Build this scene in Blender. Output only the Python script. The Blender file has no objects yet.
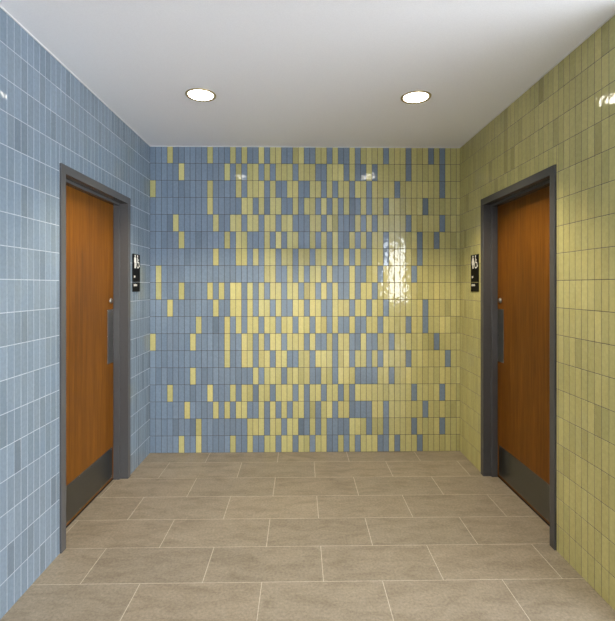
import bpy, bmesh, math, random
from mathutils import Vector, Matrix
random.seed(11)
S = bpy.context.scene
COL = S.collection

# ------------------------------------------------------------------ room dimensions (metres)
D, XL, XR, HC = 3.963, -1.337, 1.443, 2.736        # back wall, left wall, right wall, ceiling
YE = 1.88                                          # where the alcove walls end and the lobby begins
TW = 0.0506                                        # tile width incl. joint
TH = HC / 18.0                                     # tile height incl. joint
LX0, LX1, LY0 = -4.6, 5.0, -5.0                    # lobby extents

# ------------------------------------------------------------------ helpers
def new_obj(name, bm, mats, parent=None, smooth=False):
    me = bpy.data.meshes.new(name)
    bm.normal_update()
    bm.to_mesh(me); bm.free()
    for m in (mats if isinstance(mats, (list, tuple)) else [mats]):
        me.materials.append(m)
    if smooth:
        for p in me.polygons: p.use_smooth = True
    o = bpy.data.objects.new(name, me)
    COL.objects.link(o)
    if parent is not None: o.parent = parent
    return o

def empty(name, loc):
    o = bpy.data.objects.new(name, None)
    o.empty_display_size = 0.05
    o.location = loc
    COL.objects.link(o)
    return o

def tag(o, label=None, cat=None, kind=None, group=None):
    if label: o['label'] = label
    if cat: o['category'] = cat
    if kind: o['kind'] = kind
    if group: o['group'] = group
    return o

def box(bm, x0, x1, y0, y1, z0, z1, mi=0, bev=0.0):
    vs = [bm.verts.new((x, y, z)) for x in (x0, x1) for y in (y0, y1) for z in (z0, z1)]
    idx = [(0, 1, 3, 2), (4, 6, 7, 5), (0, 4, 5, 1), (2, 3, 7, 6), (0, 2, 6, 4), (1, 5, 7, 3)]
    fs = []
    for q in idx:
        f = bm.faces.new([vs[i] for i in q]); f.material_index = mi; fs.append(f)
    if bev > 0:
        es = list({e for f in fs for e in f.edges})
        r = bmesh.ops.bevel(bm, geom=es, offset=bev, segments=2, affect='EDGES', profile=0.6)
        for f in r['faces']: f.material_index = mi
    return fs

def lathe(bm, prof, seg=48, mi=0, mat=None, cap=False):
    """prof: list of (r, z) revolved about z."""
    rings = []
    for r, z in prof:
        if r < 1e-6:
            rings.append([bm.verts.new((0, 0, z))])
        else:
            rings.append([bm.verts.new((r*math.cos(2*math.pi*i/seg), r*math.sin(2*math.pi*i/seg), z)) for i in range(seg)])
    out = [v for R in rings for v in R]
    for a, b in zip(rings, rings[1:]):
        for i in range(seg):
            j = (i+1) % seg
            if len(a) == 1 and len(b) == 1: continue
            if len(a) == 1: f = bm.faces.new((a[0], b[i], b[j]))
            elif len(b) == 1: f = bm.faces.new((a[i], b[0], a[j]))
            else: f = bm.faces.new((a[i], b[i], b[j], a[j]))
            f.material_index = mi; f.smooth = True
    if mat is not None: bmesh.ops.transform(bm, matrix=mat, verts=out)
    return out

# ------------------------------------------------------------------ materials
def srgb(r, g, b):
    def c(v):
        v /= 255.0
        return v/12.92 if v <= 0.04045 else ((v+0.055)/1.055)**2.4
    return (c(r), c(g), c(b), 1.0)

def mat(name, color=(0.5, 0.5, 0.5, 1), rough=0.5, metal=0.0, spec=0.5):
    m = bpy.data.materials.new(name); m.use_nodes = True
    nt = m.node_tree; b = nt.nodes['Principled BSDF']
    b.inputs['Base Color'].default_value = color
    b.inputs['Roughness'].default_value = rough
    b.inputs['Metallic'].default_value = metal
    b.inputs['Specular IOR Level'].default_value = spec
    return m, nt, b

def N(nt, typ, **kw):
    n = nt.nodes.new(typ)
    for k, v in kw.items():
        if k in n.inputs: n.inputs[k].default_value = v
        else: setattr(n, k, v)
    return n

def mapped(nt, scale):
    tc = N(nt, 'ShaderNodeTexCoord'); mp = N(nt, 'ShaderNodeMapping')
    mp.inputs['Scale'].default_value = scale
    nt.links.new(tc.outputs['Object'], mp.inputs['Vector'])
    return mp.outputs['Vector']

def bump(nt, b, hsrc, strength, dist):
    bp = N(nt, 'ShaderNodeBump'); bp.inputs['Strength'].default_value = strength
    bp.inputs['Distance'].default_value = dist
    nt.links.new(hsrc, bp.inputs['Height']); nt.links.new(bp.outputs['Normal'], b.inputs['Normal'])

def mix_rgb(nt, a, b_, fac, blend='MIX'):
    n = N(nt, 'ShaderNodeMix', data_type='RGBA', blend_type=blend)
    L = nt.links
    for s, v in ((6, a), (7, b_), (0, fac)):
        if hasattr(v, 'default_value') or isinstance(v, bpy.types.NodeSocket): L.new(v, n.inputs[s])
        else: n.inputs[s].default_value = v
    return n.outputs[2]

def ramp(nt, src, stops):
    r = N(nt, 'ShaderNodeValToRGB'); e = r.color_ramp.elements
    e[0].position, e[0].color = stops[0]; e[1].position, e[1].color = stops[-1]
    for p, c in stops[1:-1]:
        x = e.new(p); x.color = c
    nt.links.new(src, r.inputs['Fac'])
    return r.outputs['Color']

def tile_material(name='glazed_tile', rough=0.065):
    m, nt, b = mat(name, rough=rough, spec=0.5)
    at = N(nt, 'ShaderNodeAttribute', attribute_name='tint')
    v = mapped(nt, (1, 1, 1))
    n1 = N(nt, 'ShaderNodeTexNoise', Scale=60.0, Detail=3.0); nt.links.new(v, n1.inputs['Vector'])
    g = ramp(nt, n1.outputs['Fac'], [(0.3, (0.93, 0.93, 0.93, 1)), (0.7, (1.05, 1.05, 1.05, 1))])
    c = mix_rgb(nt, at.outputs['Color'], g, 1.0, 'MULTIPLY')
    nt.links.new(c, b.inputs['Base Color'])
    n2 = N(nt, 'ShaderNodeTexNoise', Scale=22.0, Detail=1.0); nt.links.new(v, n2.inputs['Vector'])
    bump(nt, b, n2.outputs['Fac'], 0.32, 0.0035)
    return m

def grout_material(name, col):
    m, nt, b = mat(name, col, 0.85, spec=0.2)
    v = mapped(nt, (1, 1, 1))
    n1 = N(nt, 'ShaderNodeTexNoise', Scale=90.0, Detail=4.0); nt.links.new(v, n1.inputs['Vector'])
    c = ramp(nt, n1.outputs['Fac'], [(0.3, tuple(x*0.85 for x in col[:3])+(1,)), (0.7, tuple(min(1, x*1.12) for x in col[:3])+(1,))])
    nt.links.new(c, b.inputs['Base Color'])
    return m

def floor_tile_material():
    m, nt, b = mat('porcelain_floor_tile', rough=0.48, spec=0.4)
    at = N(nt, 'ShaderNodeAttribute', attribute_name='tint')
    v = mapped(nt, (1, 1, 1)); vs = mapped(nt, (1.0, 2.6, 1.0))
    a = N(nt, 'ShaderNodeTexNoise', Scale=5.0, Detail=8.0, Roughness=0.65, Distortion=0.6); nt.links.new(vs, a.inputs['Vector'])
    f = N(nt, 'ShaderNodeTexNoise', Scale=75.0, Detail=6.0, Roughness=0.7); nt.links.new(v, f.inputs['Vector'])
    g1 = ramp(nt, a.outputs['Fac'], [(0.32, (0.76, 0.75, 0.72, 1)), (0.52, (1.0, 1.0, 1.0, 1)), (0.72, (1.12, 1.12, 1.12, 1))])
    g2 = ramp(nt, f.outputs['Fac'], [(0.3, (0.74, 0.72, 0.70, 1)), (0.7, (1.22, 1.23, 1.24, 1))])
    c = mix_rgb(nt, at.outputs['Color'], g1, 1.0, 'MULTIPLY')
    c = mix_rgb(nt, c, g2, 1.0, 'MULTIPLY')
    nt.links.new(c, b.inputs['Base Color'])
    bump(nt, b, f.outputs['Fac'], 0.25, 0.0015)
    return m

def paint_material(name, col, rough=0.6, scale=120.0, strength=0.12):
    m, nt, b = mat(name, col, rough, spec=0.3)
    v = mapped(nt, (1, 1, 1))
    n1 = N(nt, 'ShaderNodeTexNoise', Scale=scale, Detail=4.0); nt.links.new(v, n1.inputs['Vector'])
    c = ramp(nt, n1.outputs['Fac'], [(0.3, tuple(x*0.97 for x in col[:3])+(1,)), (0.7, tuple(min(1, x*1.02) for x in col[:3])+(1,))])
    nt.links.new(c, b.inputs['Base Color'])
    bump(nt, b, n1.outputs['Fac'], strength, 0.001)
    return m

def wood_material():
    m, nt, b = mat('cherry_veneer', rough=0.42, spec=0.15)
    v = mapped(nt, (1, 26, 1.1)); v2 = mapped(nt, (1, 150, 5)); v3 = mapped(nt, (1, 5, 0.7))
    a = N(nt, 'ShaderNodeTexNoise', Scale=1.6, Detail=5.0, Distortion=0.8); nt.links.new(v, a.inputs['Vector'])
    p = N(nt, 'ShaderNodeTexNoise', Scale=1.5, Detail=3.0); nt.links.new(v2, p.inputs['Vector'])
    w = N(nt, 'ShaderNodeTexNoise', Scale=1.4, Detail=2.0); nt.links.new(v3, w.inputs['Vector'])
    c = ramp(nt, a.outputs['Fac'], [(0.30, WOOD_D), (0.5, WOOD_M), (0.72, WOOD_L)])
    g = ramp(nt, p.outputs['Fac'], [(0.35, (0.80, 0.78, 0.75, 1)), (0.6, (1.04, 1.04, 1.04, 1))])
    h = ramp(nt, w.outputs['Fac'], [(0.3, (0.88, 0.87, 0.86, 1)), (0.7, (1.1, 1.1, 1.1, 1))])
    c = mix_rgb(nt, c, g, 1.0, 'MULTIPLY'); c = mix_rgb(nt, c, h, 1.0, 'MULTIPLY')
    nt.links.new(c, b.inputs['Base Color'])
    return m

def steel_material(name, col, rough):
    m, nt, b = mat(name, col, rough, metal=1.0)
    v = mapped(nt, (1, 3, 260))
    n1 = N(nt, 'ShaderNodeTexNoise', Scale=2.0, Detail=3.0); nt.links.new(v, n1.inputs['Vector'])
    r = N(nt, 'ShaderNodeMapRange'); r.inputs['To Min'].default_value = rough*0.8; r.inputs['To Max'].default_value = rough*1.25
    nt.links.new(n1.outputs['Fac'], r.inputs['Value']); nt.links.new(r.outputs['Result'], b.inputs['Roughness'])
    c = ramp(nt, n1.outputs['Fac'], [(0.3, tuple(x*0.9 for x in col[:3])+(1,)), (0.7, tuple(min(1, x*1.08) for x in col[:3])+(1,))])
    nt.links.new(c, b.inputs['Base Color'])
    return m

WOOD_D, WOOD_M, WOOD_L = srgb(98, 58, 13), srgb(111, 68, 17), srgb(124, 77, 22)
BLUE = srgb(119, 135, 152)
BLUE_SIDE = srgb(116, 130, 143)
YELLOW = srgb(190, 183, 124)
FLOORC = srgb(145, 134, 118)
M_TILE = tile_material(); M_TEDGE = tile_material('worn_tile_edge', 0.6)
M_GROUT_LIGHT = grout_material('light_grout', srgb(168, 175, 186))
M_GROUT_DARK = grout_material('grey_grout', srgb(92, 84, 80))
M_GROUT_BACK = grout_material('mid_grey_grout', srgb(66, 62, 62))
M_FLOOR = floor_tile_material()
M_FGROUT = grout_material('floor_grout', srgb(196, 186, 170))
M_CONC = paint_material('pale_concrete', srgb(206, 206, 204), 0.8, 12.0, 0.1)
M_SKY_DIMMER = paint_material('grey_render', srgb(140, 140, 140), 0.9, 8.0, 0.1)
M_CEIL = paint_material('ceiling_paint', srgb(247, 247, 251), 0.75, 160.0, 0.15)
M_WHITE = paint_material('white_trim_paint', srgb(232, 232, 232), 0.5)
M_LOBBY = paint_material('lobby_wall_paint', srgb(150, 147, 142), 0.7)
M_FRAME = paint_material('grey_frame_paint', srgb(79, 78, 78), 0.25, 60.0, 0.05)
M_WOOD = wood_material()
M_EDGE = mat('veneer_edge', srgb(150, 74, 24), 0.5)[0]
M_STEEL = steel_material('brushed_steel', (0.19, 0.195, 0.19, 1), 0.33)
M_PLATE = steel_material('push_plate_steel', (0.33, 0.33, 0.32, 1), 0.36)
M_CHROME = steel_material('satin_chrome', (0.62, 0.61, 0.60, 1), 0.2)
M_DARK = paint_material('dark_void', srgb(22, 22, 22), 0.9)
M_SIGN = paint_material('black_sign_plastic', srgb(10, 10, 11), 0.6, 200.0, 0.05); M_SIGN.node_tree.nodes['Principled BSDF'].inputs['Specular IOR Level'].default_value = 0.12
M_SIGNW = paint_material('white_sign_marking', srgb(236, 234, 228), 0.5)
M_RING = mat('bronze_trim_ring', srgb(176, 158, 120), 0.3, metal=0.6)[0]

def lens_material(strength):
    m, nt, b = mat('lit_lamp_lens', (0.9, 0.9, 0.88, 1), 0.3)
    b.inputs['Emission Color'].default_value = (1.0, 0.93, 0.80, 1)
    b.inputs['Emission Strength'].default_value = strength
    return m
M_LENS = lens_material(17.0)

# ------------------------------------------------------------------ tile layer
def lay_tile(bm, lay, P, U, V, Nn, u0, u1, v0, v1, gap, h, bev, tilt, color, mi):
    """one bevelled tile on the plane P + u*U + v*V, standing h proud along Nn"""
    a0, a1, b0, b1 = u0+gap/2, u1-gap/2, v0+gap/2, v1-gap/2
    if a1-a0 < 0.004 or b1-b0 < 0.004: return
    tu, tv = random.gauss(0, tilt), random.gauss(0, tilt)
    cu, cv = (a0+a1)/2, (b0+b1)/2
    bv = min(bev, (a1-a0)/3, (b1-b0)/3)
    low = [bm.verts.new(P+U*u+V*v) for u, v in ((a0, b0), (a1, b0), (a1, b1), (a0, b1))]
    mid = [bm.verts.new(P+U*u+V*v+Nn*(h*0.55+tu*(u-cu)+tv*(v-cv))) for u, v in ((a0, b0), (a1, b0), (a1, b1), (a0, b1))]
    top = [bm.verts.new(P+U*u+V*v+Nn*(h+tu*(u-cu)+tv*(v-cv))) for u, v in ((a0+bv, b0+bv), (a1-bv, b0+bv), (a1-bv, b1-bv), (a0+bv, b1-bv))]
    faces = [top]
    for k in range(4):
        j = (k+1) % 4
        faces.append([low[k], low[j], mid[j], mid[k]]); faces.append([mid[k], mid[j], top[j], top[k]])
    flip = U.cross(V).dot(Nn) < 0
    for k, q in enumerate(faces):
        f = bm.faces.new(list(reversed(q)) if flip else q); f.material_index = mi if k == 0 else mi+1
        for l in f.loops: l[lay] = color

def cut_rects(r, hole):
    """rectangle r minus hole, as up to four rectangles (u0,u1,v0,v1)"""
    if hole is None: return [r]
    u0, u1, v0, v1 = r; a0, a1, b0, b1 = hole
    if u1 <= a0 or u0 >= a1 or v1 <= b0 or v0 >= b1: return [r]
    out = []
    if u0 < a0: out.append((u0, a0, v0, v1))
    if u1 > a1: out.append((a1, u1, v0, v1))
    m0, m1 = max(u0, a0), min(u1, a1)
    if v1 > b1: out.append((m0, m1, b1, v1))
    if v0 < b0: out.append((m0, m1, v0, b0))
    return out

def vary(c, amt, dark=0.0):
    k = 1.0+random.gauss(0, amt)
    if random.random() < dark: k *= random.uniform(0.80, 0.90)
    k = max(0.55, k); d = random.gauss(0, amt*0.16)
    return (min(1, c[0]*k*(1-d)), min(1, c[1]*k), min(1, c[2]*k*(1+d)), 1.0)

# yellow tiles in the left 18 columns and the middle, read row by row from the ceiling down
PATTERN = [
 "3 10 14 16 19 21 22 25 26 29 30 32 35 37 38 39 40 42 43 44 46 47 48 50 52 53 54",
 "5 13 15 17 18 20 22 23 24 26 27 28 31 32 33 35 38 40 41 42 43 44 46 47 48 49 50 52 53 54",
 "0 10 15 17 18 19 21 24 25 28 29 31 33 34 36 37 39 40 41 42 44 45 46 47 48 49 50 52 53 54",
 "10 16 17 19 21 22 25 27 28 30 32 34 37 39 40 42 43 44 45 46 47 49 50 51 52 53 54",
 "4 11 14 15 17 18 20 21 23 24 28 29 31 32 36 38 40 41 42 43 44 46 47 48 49 50 52 53 54",
 "5 13 15 16 20 22 24 25 28 30 32 35 37 39 40 42 43 44 45 46 48 49 51 52 53 54",
 "11 15 16 18 20 21 23 24 26 27 29 30 32 34 36 39 40 42 43 44 45 46 48 49 50 51 52 53 54",
 "1 20 21 24 26 28 29 31 35 38 39 41 42 43 44 45 47 48 49 50 51 52 53 54",
 "1 5 10 12 14 15 17 19 21 22 24 25 27 28 30 32 35 37 38 40 41 42 43 44 45 46 47 48 49 50 51 52 53 54",
 "3 11 14 15 17 19 20 22 25 26 28 29 32 33 34 36 37 39 40 42 43 44 45 46 47 49 50 51 52 53 54",
 "8 13 15 17 18 20 21 23 24 26 27 29 30 32 35 38 39 41 42 43 44 46 47 49 50 51 52 53 54",
 "0 7 13 16 17 19 21 22 24 25 26 28 31 33 34 37 40 41 43 44 45 46 47 48 49 51 52 53 54",
 "13 16 17 19 20 22 23 26 27 29 30 31 33 34 36 37 39 41 42 43 44 46 47 48 49 50 51 53 54",
 "7 18 20 21 22 24 25 26 27 30 31 33 34 35 40 41 43 44 45 46 47 48 49 50 51 52 53 54",
 "3 10 14 16 17 19 20 22 23 24 26 28 29 31 32 34 36 37 38 39 40 41 42 43 44 45 47 48 49 50 52 53 54",
 "6 11 13 15 16 19 21 23 25 26 28 30 31 33 34 39 40 42 43 44 45 46 47 49 50 51 52 53 54",
 "8 17 18 19 21 22 24 25 28 30 35 36 37 39 40 42 43 44 45 47 48 49 50 52 53 54",
 "5 8 14 17 20 21 23 24 26 27 29 30 33 35 37 38 39 42 44 45 46 48 49 50 51 52 53 54",
]

GAP = 0.0036
# --- back wall
def wall_back():
    bm = bmesh.new(); lay = bm.loops.layers.float_color.new('tint')
    box(bm, XL-0.3, XR+0.3, D, D+0.2, -0.02, HC+0.1, 0)
    P = Vector((XL, D, 0)); U = Vector((1, 0, 0)); V = Vector((0, 0, 1)); Nn = Vector((0, -1, 0))
    W = XR-XL; tw = 0.05085
    for r in range(18):
        ys = set(int(s) for s in PATTERN[r].split())
        v1 = HC-r*TH; v0 = v1-TH
        for c in range(55):
            u0 = c*tw; u1 = min(W, u0+tw)
            col = vary(YELLOW, 0.075, 0.05) if c in ys else vary(BLUE, 0.05, 0.05)
            lay_tile(bm, lay, P, U, V, Nn, u0, u1, v0, v1, GAP, 0.0016, random.uniform(0.0011, 0.0018), 0.0018, col, 1)
    o = new_obj('wall_back', bm, [M_GROUT_BACK, M_TILE, M_TEDGE])
    tag(o, 'far end wall of mixed blue and yellow upright glazed tiles', 'wall', 'structure')

# --- side walls with a door opening
DZ = 2.174       # outer edges of the door frames
SPAN = {1: (2.480, 3.484), -1: (2.464, 3.482)}     # by side of the room
def wall_side(name, X, s, base, grout, label, dark):
    """s = +1 if the room lies on the +x side of the wall"""
    DY0, DY1 = SPAN[s]
    bm = bmesh.new(); lay = bm.loops.layers.float_color.new('tint')
    T = 0.30
    xa, xb = (X-T, X) if s > 0 else (X, X+T)
    box(bm, xa, xb, YE, DY0+0.01, -0.02, HC+0.1, 0)
    box(bm, xa, xb, DY1-0.01, D+0.001, -0.02, HC+0.1, 0)
    box(bm, xa, xb, DY0+0.01, DY1-0.01, DZ-0.01, HC+0.1, 0)
    P = Vector((X, 0, 0)); U = Vector((0, 1, 0)); V = Vector((0, 0, 1)); Nn = Vector((s, 0, 0))
    n = int((D-YE)/TW)+1
    hole = (DY0-0.001, DY1+0.001, -1, DZ+0.001)
    for r in range(18):
        v1 = HC-r*TH; v0 = v1-TH
        for c in range(n):
            j = random.gauss(0, 0.0002)
            u1 = D-c*TW+(j if c else 0); u0 = max(YE, D-(c+1)*TW+j)
            for q in cut_rects((u0, u1, v0, v1), hole):
                lay_tile(bm, lay, P, U, V, Nn, *q, 0.0032, 0.0009, 0.0010, 0.0035, vary(base, 0.05, dark), 1)
    # tiled end of the wall where it meets the lobby
    P = Vector((xa, YE, 0)); U = Vector((1, 0, 0)); Nn = Vector((0, -1, 0))
    for r in range(18):
        v1 = HC-r*TH; v0 = v1-TH
        for c in range(6):
            lay_tile(bm, lay, P, U, V, Nn, c*0.05, (c+1)*0.05, v0, v1, GAP, 0.0022, 0.0014, 0.0035, vary(base, 0.05, dark), 1)
    o = new_obj(name, bm, [grout, M_TILE, M_TEDGE])
    tag(o, label, 'wall', 'structure')

wall_back()
wall_side('wall_left', XL, 1, BLUE_SIDE, M_GROUT_LIGHT, 'left side wall of upright blue glazed tiles around a wooden door', 0.07)
wall_side('wall_right', XR, -1, YELLOW, M_GROUT_DARK, 'right side wall of upright olive yellow glazed tiles around a wooden door', 0.05)

# --- floor
def floor():
    bm = bmesh.new(); lay = bm.loops.layers.float_color.new('tint')
    box(bm, LX0, LX1, LY0, D+0.05, -0.12, 0.0, 0)
    P = Vector((0, 0, 0)); U = Vector((1, 0, 0)); V = Vector((0, 1, 0)); Nn = Vector((0, 0, 1))
    PW, PD = 0.6085, 0.3030
    k = 0
    y1 = 3.741+PD
    while y1 > 1.0:
        y0 = y1-PD
        x = -0.192 + (0 if k % 2 == 0 else PW/2+0.006) - 12*PW
        while x < LX1:
            a0, a1 = max(x, LX0), min(x+PW, LX1)
            b0, b1 = max(y0, LY0), min(y1, D)
            if y1 > YE:                                # inside the alcove, and under the doors
                a0, a1 = max(a0, XL-0.25), min(a1, XR+0.25)
            if a1 > a0 and b1 > b0:
                lay_tile(bm, lay, P, U, V, Nn, a0, a1, b0, b1, 0.0040, 0.0010, 0.0006, 0.0, vary(FLOORC, 0.035), 1)
            x += PW
        y1 = y0; k += 1
    box(bm, LX0, LX1, LY0, y1, -0.05, 0.001, 3)      # unseen pale concrete in the lobby, added to bounce light onto the ceiling
    o = new_obj('floor', bm, [M_FGROUT, M_FLOOR, M_FLOOR, M_CONC])
    tag(o, 'floor of large taupe rectangular porcelain tiles laid in running bond', 'floor', 'structure')
floor()

# --- ceiling
bm = bmesh.new()
box(bm, LX0, LX1, LY0, D+0.05, HC, HC+0.15)
tag(new_obj('ceiling', bm, M_CEIL), 'smooth white painted ceiling', 'ceiling', 'structure')

# --- white bead where the tiles meet the ceiling
def bead(name, a, label):
    bm = bmesh.new(); box(bm, *a, bev=0.0012)
    tag(new_obj(name, bm, M_WHITE), label, 'trim', 'structure')
bead('trim_1', (XL+0.0005, XR-0.0005, D-0.007, D-0.0005, HC-0.005, HC-0.0002), 'thin white bead along the top of the far tiled wall')
bead('trim_2', (XL+0.0005, XL+0.008, YE, D-0.007, HC-0.005, HC-0.0002), 'thin white bead along the top of the blue wall')
bead('trim_3', (XR-0.008, XR-0.0005, YE, D-0.007, HC-0.005, HC-0.0002), 'thin white bead along the top of the olive yellow wall')

# ------------------------------------------------------------------ doors
def door(name, X, s, wallword):
    """s = +1: room on the +x side; the leaf stands 0.1 m back in its frame"""
    DY0, DY1 = SPAN[s]
    r = empty(name, (X, (DY0+DY1)/2, 0))
    tag(r, 'brown wooden door in a grey metal frame set in the %s wall' % wallword, 'door', 'structure')
    cy = (DY0+DY1)/2
    hw = (DY1-DY0)/2
    def xr(d0, d1):                     # depth behind the wall face -> local x range
        a, b = -s*d0, -s*d1
        return (min(a, b), max(a, b))
    F, ST = 0.050, 0.017
    # frame
    bm = bmesh.new()
    for sg in (-1, 1):
        a, b = sorted((sg*hw, sg*(hw-F)))
        box(bm, *xr(-0.011, 0.155), a, b, 0.0012, DZ, bev=0.002)
        a, b = sorted((sg*(hw-F+0.001), sg*(hw-F-ST)))
        box(bm, *xr(0.050, 0.097), a, b, 0.0012, DZ-F, bev=0.0035)
    box(bm, *xr(-0.0112, 0.155), -hw+0.0015, hw-0.0015, DZ-F, DZ+0.0002, bev=0.002)
    box(bm, *xr(0.050, 0.097), -hw+F, hw-F, DZ-F-ST, DZ-F+0.001, bev=0.0015)
    fr = new_obj('door_frame', bm, M_FRAME, r)
    fr['label'] = 'grey painted metal door frame'
    # leaf; dark strip and backing panel stand in for shade in the gap below
    bm = bmesh.new()
    box(bm, *xr(0.0975, 0.1415), -hw+F+0.002, hw-F-0.002, 0.016, DZ-F-0.002, 0, bev=0.001)
    leaf = new_obj('door_leaf', bm, M_WOOD, r)
    leaf['label'] = 'cherry brown wood veneer door leaf'
    bm = bmesh.new()
    box(bm, *xr(0.0985, 0.1405), -hw+F+0.003, hw-F-0.003, 0.0014, 0.0162, 0)
    sw = new_obj('door_gap_shade', bm, M_DARK, leaf); sw['label'] = 'black strip standing in for the shaded gap under the door'
    bm = bmesh.new()
    box(bm, *xr(0.150, 0.154), -hw+F, hw-F, 0.0012, DZ-F, 0)
    new_obj('backing_panel', bm, M_DARK, r)
    def screw(bm, d, y, z, rad=0.0042):
        m4 = Matrix.Translation((-s*d, y, z)) @ Matrix.Rotation(s*math.pi/2, 4, 'Y')
        lathe(bm, [(rad, -0.0006), (rad, 0.0004), (rad*0.6, 0.0014), (0, 0.0016)], 12, 1, m4)
    # kick plate
    bm = bmesh.new()
    k0, k1 = -hw+F+0.030, hw-F-0.036
    box(bm, *xr(0.0958, 0.0975), k0, k1, 0.030, 0.262, 0, bev=0.0006)
    for i in range(6):
        y = k0+0.012+(k1-k0-0.024)*i/5.0
        screw(bm, 0.0958, y, 0.042); screw(bm, 0.0958, y, 0.250)
    kp = new_obj('kick_plate', bm, [M_STEEL, M_CHROME], leaf); kp['label'] = 'brushed metal kick plate'
    # push plate
    py = 3.366-cy
    bm = bmesh.new()
    box(bm, *xr(0.0958, 0.0975), py-0.049, py+0.049, 0.905, 1.312, 0, bev=0.0006)
    for yy in (-0.040, 0.040):
        for zz in (0.917, 1.109, 1.300): screw(bm, 0.0958, py+yy, zz)
    pp = new_obj('push_plate', bm, [M_PLATE, M_CHROME], leaf); pp['label'] = 'brushed metal push plate'
    # lock cylinder
    bm = bmesh.new()
    m4 = Matrix.Translation((-s*0.0975, 3.372-cy, 1.377)) @ Matrix.Rotation(s*math.pi/2, 4, 'Y')
    lathe(bm, [(0.021, 0), (0.021, 0.004), (0.017, 0.010), (0.0115, 0.012), (0.011, 0.0125), (0, 0.0125)], 28, 0, m4)
    m5 = Matrix.Translation((-s*0.0975, 3.372-cy, 1.377))
    bx = box(bm, *xr(-0.0136, -0.012), -0.0013, 0.0013, -0.006, 0.006, 1)
    bmesh.ops.transform(bm, matrix=m5, verts=list({v for f in bx for v in f.verts}))
    lk = new_obj('lock_cylinder', bm, [M_PLATE, M_DARK], leaf); lk['label'] = 'round metal lock cylinder'
    return r
door('door_1', XL, 1, 'blue tiled left')
door('door_2', XR, -1, 'olive yellow tiled right')

# ------------------------------------------------------------------ restroom signs
def disc(bm, T, u, v, r, n=20, h=0.0012):
    poly(bm, T, [(u+r*math.cos(2*math.pi*i/n), v+r*math.sin(2*math.pi*i/n)) for i in range(n)], h)
def poly(bm, T, pts, h=0.0012):
    lo = [bm.verts.new(T(u, v, 0)) for u, v in pts]; hi = [bm.verts.new(T(u, v, h)) for u, v in pts]
    n = len(pts); bm.faces.new(hi)
    for i in range(n):
        j = (i+1) % n; bm.faces.new((lo[i], lo[j], hi[j], hi[i]))
def stroke(bm, T, pts, w, h=0.0012):
    """a ribbon of width w with round ends along pts"""
    for (a, b), (c, d) in zip(pts, pts[1:]):
        L = math.hypot(c-a, d-b); nx, ny = -(d-b)/L*w/2, (c-a)/L*w/2
        poly(bm, T, [(a-nx, b-ny), (c-nx, d-ny), (c+nx, d+ny), (a+nx, b+ny)], h)
    for a, b in pts: disc(bm, T, a, b, w/2, 14, h*0.98)

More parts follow.
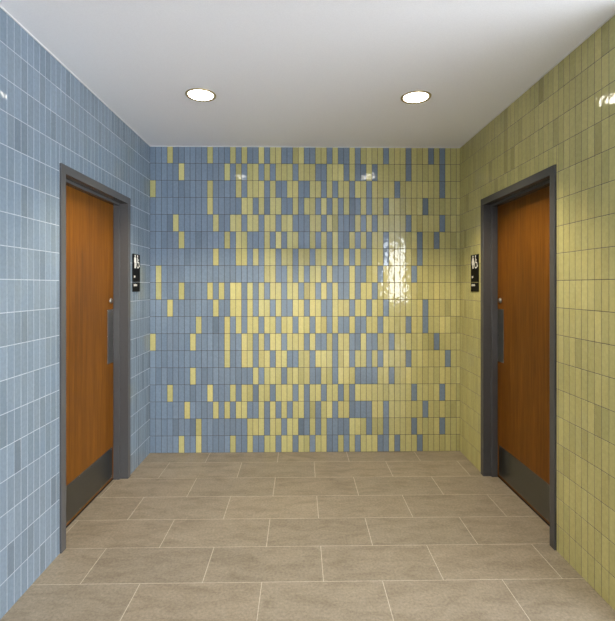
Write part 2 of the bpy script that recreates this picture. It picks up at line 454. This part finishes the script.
def sign(X, s, cyy, figure, label):
    r = empty('restroom_sign', (X+s*0.0030, cyy, 1.595))
    tag(r, label, 'sign', group='restroom signs beside the doors')
    rg = s                                           # reading direction: +y on the left wall, -y on the right wall
    du = 0.0 if s > 0 else 0.006
    def T(u, v, h): return Vector((s*(0.0060+h), rg*(u+du), v+0.0075))
    def xr(a, b): return (min(s*a, s*b), max(s*a, s*b))
    def fin(name, bm, m):
        bmesh.ops.recalc_face_normals(bm, faces=bm.faces[:]); return new_obj(name, bm, m, r)
    bm = bmesh.new(); box(bm, *xr(0, 0.006), -0.077, 0.077, -0.074, 0.152, 0, 0.0012); fin('sign_panel', bm, M_SIGN)
    bm = bmesh.new(); box(bm, *xr(0, 0.006), -0.077, 0.077, -0.152, -0.0785, 0, 0.0012); fin('name_plate', bm, M_SIGN)
    bm = bmesh.new(); box(bm, *xr(0, 0.0035), -0.076, 0.076, -0.0785, -0.074, 0); fin('divider_strip', bm, M_CHROME)
    # standing person pictogram
    bm = bmesh.new(); u0 = -0.034
    disc(bm, T, u0, 0.129, 0.0095)
    if figure == 'man':
        poly(bm, T, [(u0-0.012, 0.078), (u0+0.012, 0.078), (u0+0.013, 0.116), (u0-0.013, 0.116)])
        stroke(bm, T, [(u0-0.0175, 0.112), (u0-0.0185, 0.078)], 0.0075)
        stroke(bm, T, [(u0+0.0175, 0.112), (u0+0.0185, 0.078)], 0.0075)
        stroke(bm, T, [(u0-0.0068, 0.080), (u0-0.0068, 0.034)], 0.0105)
        stroke(bm, T, [(u0+0.0068, 0.080), (u0+0.0068, 0.034)], 0.0105)
        stroke(bm, T, [(u0-0.014, 0.1135), (u0+0.014, 0.1135)], 0.009)
    else:
        poly(bm, T, [(u0-0.0225, 0.060), (u0+0.0225, 0.060), (u0+0.010, 0.117), (u0-0.010, 0.117)])
        stroke(bm, T, [(u0-0.012, 0.113), (u0-0.024, 0.078)], 0.007)
        stroke(bm, T, [(u0+0.012, 0.113), (u0+0.024, 0.078)], 0.007)
        stroke(bm, T, [(u0-0.0068, 0.064), (u0-0.0068, 0.034)], 0.0095)
        stroke(bm, T, [(u0+0.0068, 0.064), (u0+0.0068, 0.034)], 0.0095)
    o = fin('person_pictogram', bm, M_SIGNW); o['label'] = 'white standing %s pictogram' % figure
    # wheelchair pictogram
    bm = bmesh.new(); w0 = 0.024
    disc(bm, T, w0-0.006, 0.130, 0.0085)
    stroke(bm, T, [(w0-0.005, 0.116), (w0-0.001, 0.080), (w0+0.021, 0.078), (w0+0.031, 0.046), (w0+0.040, 0.049)], 0.0095)
    stroke(bm, T, [(w0-0.003, 0.100), (w0+0.016, 0.099)], 0.0075)
    arc = [(w0+0.002+0.0265*math.cos(math.radians(a)), 0.061+0.0265*math.sin(math.radians(a))) for a in range(128, 352, 14)]
    stroke(bm, T, arc, 0.0078)
    fin('wheelchair_pictogram', bm, M_SIGNW)
    # raised small lettering, too small to read in the photo
    bm = bmesh.new()
    for k in range(3):
        u = -0.056+k*0.010
        stroke(bm, T, [(u, -0.046), (u, -0.031)], 0.0042)
        stroke(bm, T, [(u, -0.0385), (u+0.006, -0.0385)], 0.0036)
    fin('lettering', bm, M_SIGNW)
    bm = bmesh.new()
    for k in range(7):
        u = -0.060+k*0.0105
        stroke(bm, T, [(u, -0.113), (u, -0.100)], 0.004)
        stroke(bm, T, [(u, -0.1065), (u+0.006, -0.1065)], 0.0034)
    fin('lettering', bm, M_SIGNW)
sign(XL, 1, 3.617, 'man', 'black restroom sign with white pictograms on the blue tiles beside the left door')
sign(XR, -1, 3.612, 'woman', 'black restroom sign with white pictograms on the olive yellow tiles beside the right door')

# ------------------------------------------------------------------ recessed ceiling lights
LAMP_POWER = 98.0
def downlight(x, y, label):
    r = empty('recessed_light', (x, y, HC)); tag(r, label, 'ceiling light', group='recessed ceiling lights')
    bm = bmesh.new()
    lathe(bm, [(0.099, 0.0040), (0.099, -0.0030), (0.096, -0.0060), (0.091, -0.0066), (0.0840, -0.0050), (0.0800, -0.0008)], 64)
    bmesh.ops.recalc_face_normals(bm, faces=bm.faces[:])
    new_obj('trim_ring', bm, M_RING, r)
    bm = bmesh.new()
    lathe(bm, [(0.0805, -0.0012), (0.0790, -0.0034), (0.060, -0.0042), (0, -0.0046)], 64)
    for f in bm.faces:
        f.normal_update()
        if f.normal.z > 0: f.normal_flip()
    new_obj('lens', bm, M_LENS, r)
    ld = bpy.data.lights.new('lamp_beam', 'SPOT')
    ld.energy = LAMP_POWER; ld.color = (1.0, 0.86, 0.60)
    ld.spot_size = math.radians(112); ld.spot_blend = 0.5; ld.shadow_soft_size = 0.035
    lo = bpy.data.objects.new('lamp_beam', ld); COL.objects.link(lo)
    lo.parent = r; lo.location = (0, 0, -0.075)
downlight(-0.647, 2.895, 'round lit recessed ceiling light nearer the blue wall')
downlight(0.765, 2.905, 'round lit recessed ceiling light nearer the olive yellow wall')

# ------------------------------------------------------------------ lobby behind the camera: walls with big openings to daylight
def lobby_wall(name, pieces, label):
    bm = bmesh.new()
    for p in pieces: box(bm, *p)
    tag(new_obj(name, bm, M_LOBBY), label, 'wall', 'structure')
Z1 = HC
RX0 = 2.6
lobby_wall('wall_rear', [
    (LX0, -1.5, LY0-0.2, LY0, 0, Z1), (-1.5, 1.6, LY0-0.2, LY0, 0, 0.5), (-1.5, 1.6, LY0-0.2, LY0, 2.35, Z1), (1.6, RX0, LY0-0.2, LY0, 0, Z1),  # middle opening added to wash the back wall with daylight
    (4.9, LX1, LY0-0.2, LY0, 0, Z1), (RX0, 4.9, LY0-0.2, LY0, 2.68, Z1), (RX0, 4.9, LY0-0.2, LY0, 0, 1.05)],
    'plain painted lobby wall with two wide openings behind the viewer')
bm = bmesh.new(); box(bm, -9.0, 2.75, LY0-5.2, LY0-5.0, 0, 6.0)  # unseen wall added to dim the sky through the middle opening
tag(new_obj('wall_sky_dimmer', bm, M_SKY_DIMMER), 'unseen grey wall added to dim the sky behind the rear opening', 'wall', 'structure')
bm = bmesh.new(); box(bm, -14.0, 14.0, LY0-12.0, LY0-0.2, -0.05, 0.0)
tag(new_obj('floor_outside', bm, M_CONC), 'pale concrete ground outside', 'ground', 'structure')
lobby_wall('wall_lobby_right', [
    (LX1, LX1+0.2, LY0, -4.0, 0, Z1), (LX1, LX1+0.2, 1.2, YE+0.2, 0, Z1), (LX1, LX1+0.2, -4.0, 1.2, 0, 0.05), (LX1, LX1+0.2, -4.0, 1.2, 2.6, Z1)],
    'lobby side wall with a wide opening to the right')
lobby_wall('wall_lobby_left', [(LX0-0.2, LX0, LY0, YE+0.2, 0, Z1)], 'plain painted lobby side wall')
lobby_wall('wall_front', [
    (LX0, XL-0.3, YE, YE+0.2, 0, Z1), (XR+0.3, LX1, YE, YE+0.2, 0, Z1)], 'lobby wall either side of the tiled alcove')

# ------------------------------------------------------------------ daylight
W = bpy.data.worlds.new('daylight'); S.world = W; W.use_nodes = True
bg = W.node_tree.nodes['Background']

def sky():
    nt = W.node_tree; L = nt.links
    tc = N(nt, 'ShaderNodeTexCoord')
    sun = Vector((math.sin(math.radians(SUN_AZ))*math.cos(math.radians(8)), -math.cos(math.radians(SUN_AZ))*math.cos(math.radians(8)), math.sin(math.radians(8))))
    dp = N(nt, 'ShaderNodeVectorMath', operation='DOT_PRODUCT'); dp.inputs[1].default_value = sun
    L.new(tc.outputs['Generated'], dp.inputs[0])
    mr = N(nt, 'ShaderNodeMapRange', interpolation_type='SMOOTHSTEP')
    mr.inputs['From Min'].default_value = math.cos(math.radians(34)); mr.inputs['From Max'].default_value = math.cos(math.radians(8))
    mr.inputs['To Min'].default_value = SKY_LOW; mr.inputs['To Max'].default_value = SKY_HIGH
    L.new(dp.outputs['Value'], mr.inputs['Value'])
    bg.inputs['Color'].default_value = SKY_COL
    L.new(mr.outputs['Result'], bg.inputs['Strength'])
SUN_AZ, SKY_LOW, SKY_HIGH, SKY_COL = 30.0, 12.5, 19.0, (0.86, 0.92, 1.0, 1)
sky()
def portal(name, loc, rot, sx, sy):
    l = bpy.data.lights.new(name, 'AREA'); l.shape = 'RECTANGLE'; l.size = sx; l.size_y = sy
    l.cycles.is_portal = True
    o = bpy.data.objects.new(name, l); COL.objects.link(o); o.location = loc; o.rotation_euler = rot
R = math.pi/2
portal('opening_portal', (LX1+0.1, -1.4, 1.325), (R, 0, R), 5.2, 2.55)
portal('opening_portal', ((RX0+4.9)/2, LY0-0.1, 1.86), (R, 0, 0), 4.9-RX0, 1.63)
portal('opening_portal', (0.05, LY0-0.1, 1.55), (R, 0, 0), 3.1, 2.1)

# ------------------------------------------------------------------ camera
PSI = math.radians(0.97)
cd = bpy.data.cameras.new('camera'); cam = bpy.data.objects.new('camera', cd); COL.objects.link(cam)
cd.sensor_fit = 'HORIZONTAL'; cd.sensor_width = 36.0; cd.lens = 36.0*442.0/615.0
cd.shift_x = 0.0; cd.shift_y = -(310.5-285.9)/615.0
cd.clip_start = 0.02
cam.location = (0, 0, 1.49); cam.rotation_euler = (math.pi/2, 0, -PSI)
S.camera = cam

S.view_settings.view_transform = 'Standard'; S.view_settings.look = 'None'
S.view_settings.gamma = 1.0; S.view_settings.use_curve_mapping = False
S.view_settings.exposure = 0.0
S.cycles.max_bounces = 10; S.cycles.diffuse_bounces = 6; S.cycles.glossy_bounces = 5
S.cycles.sample_clamp_indirect = 4.0
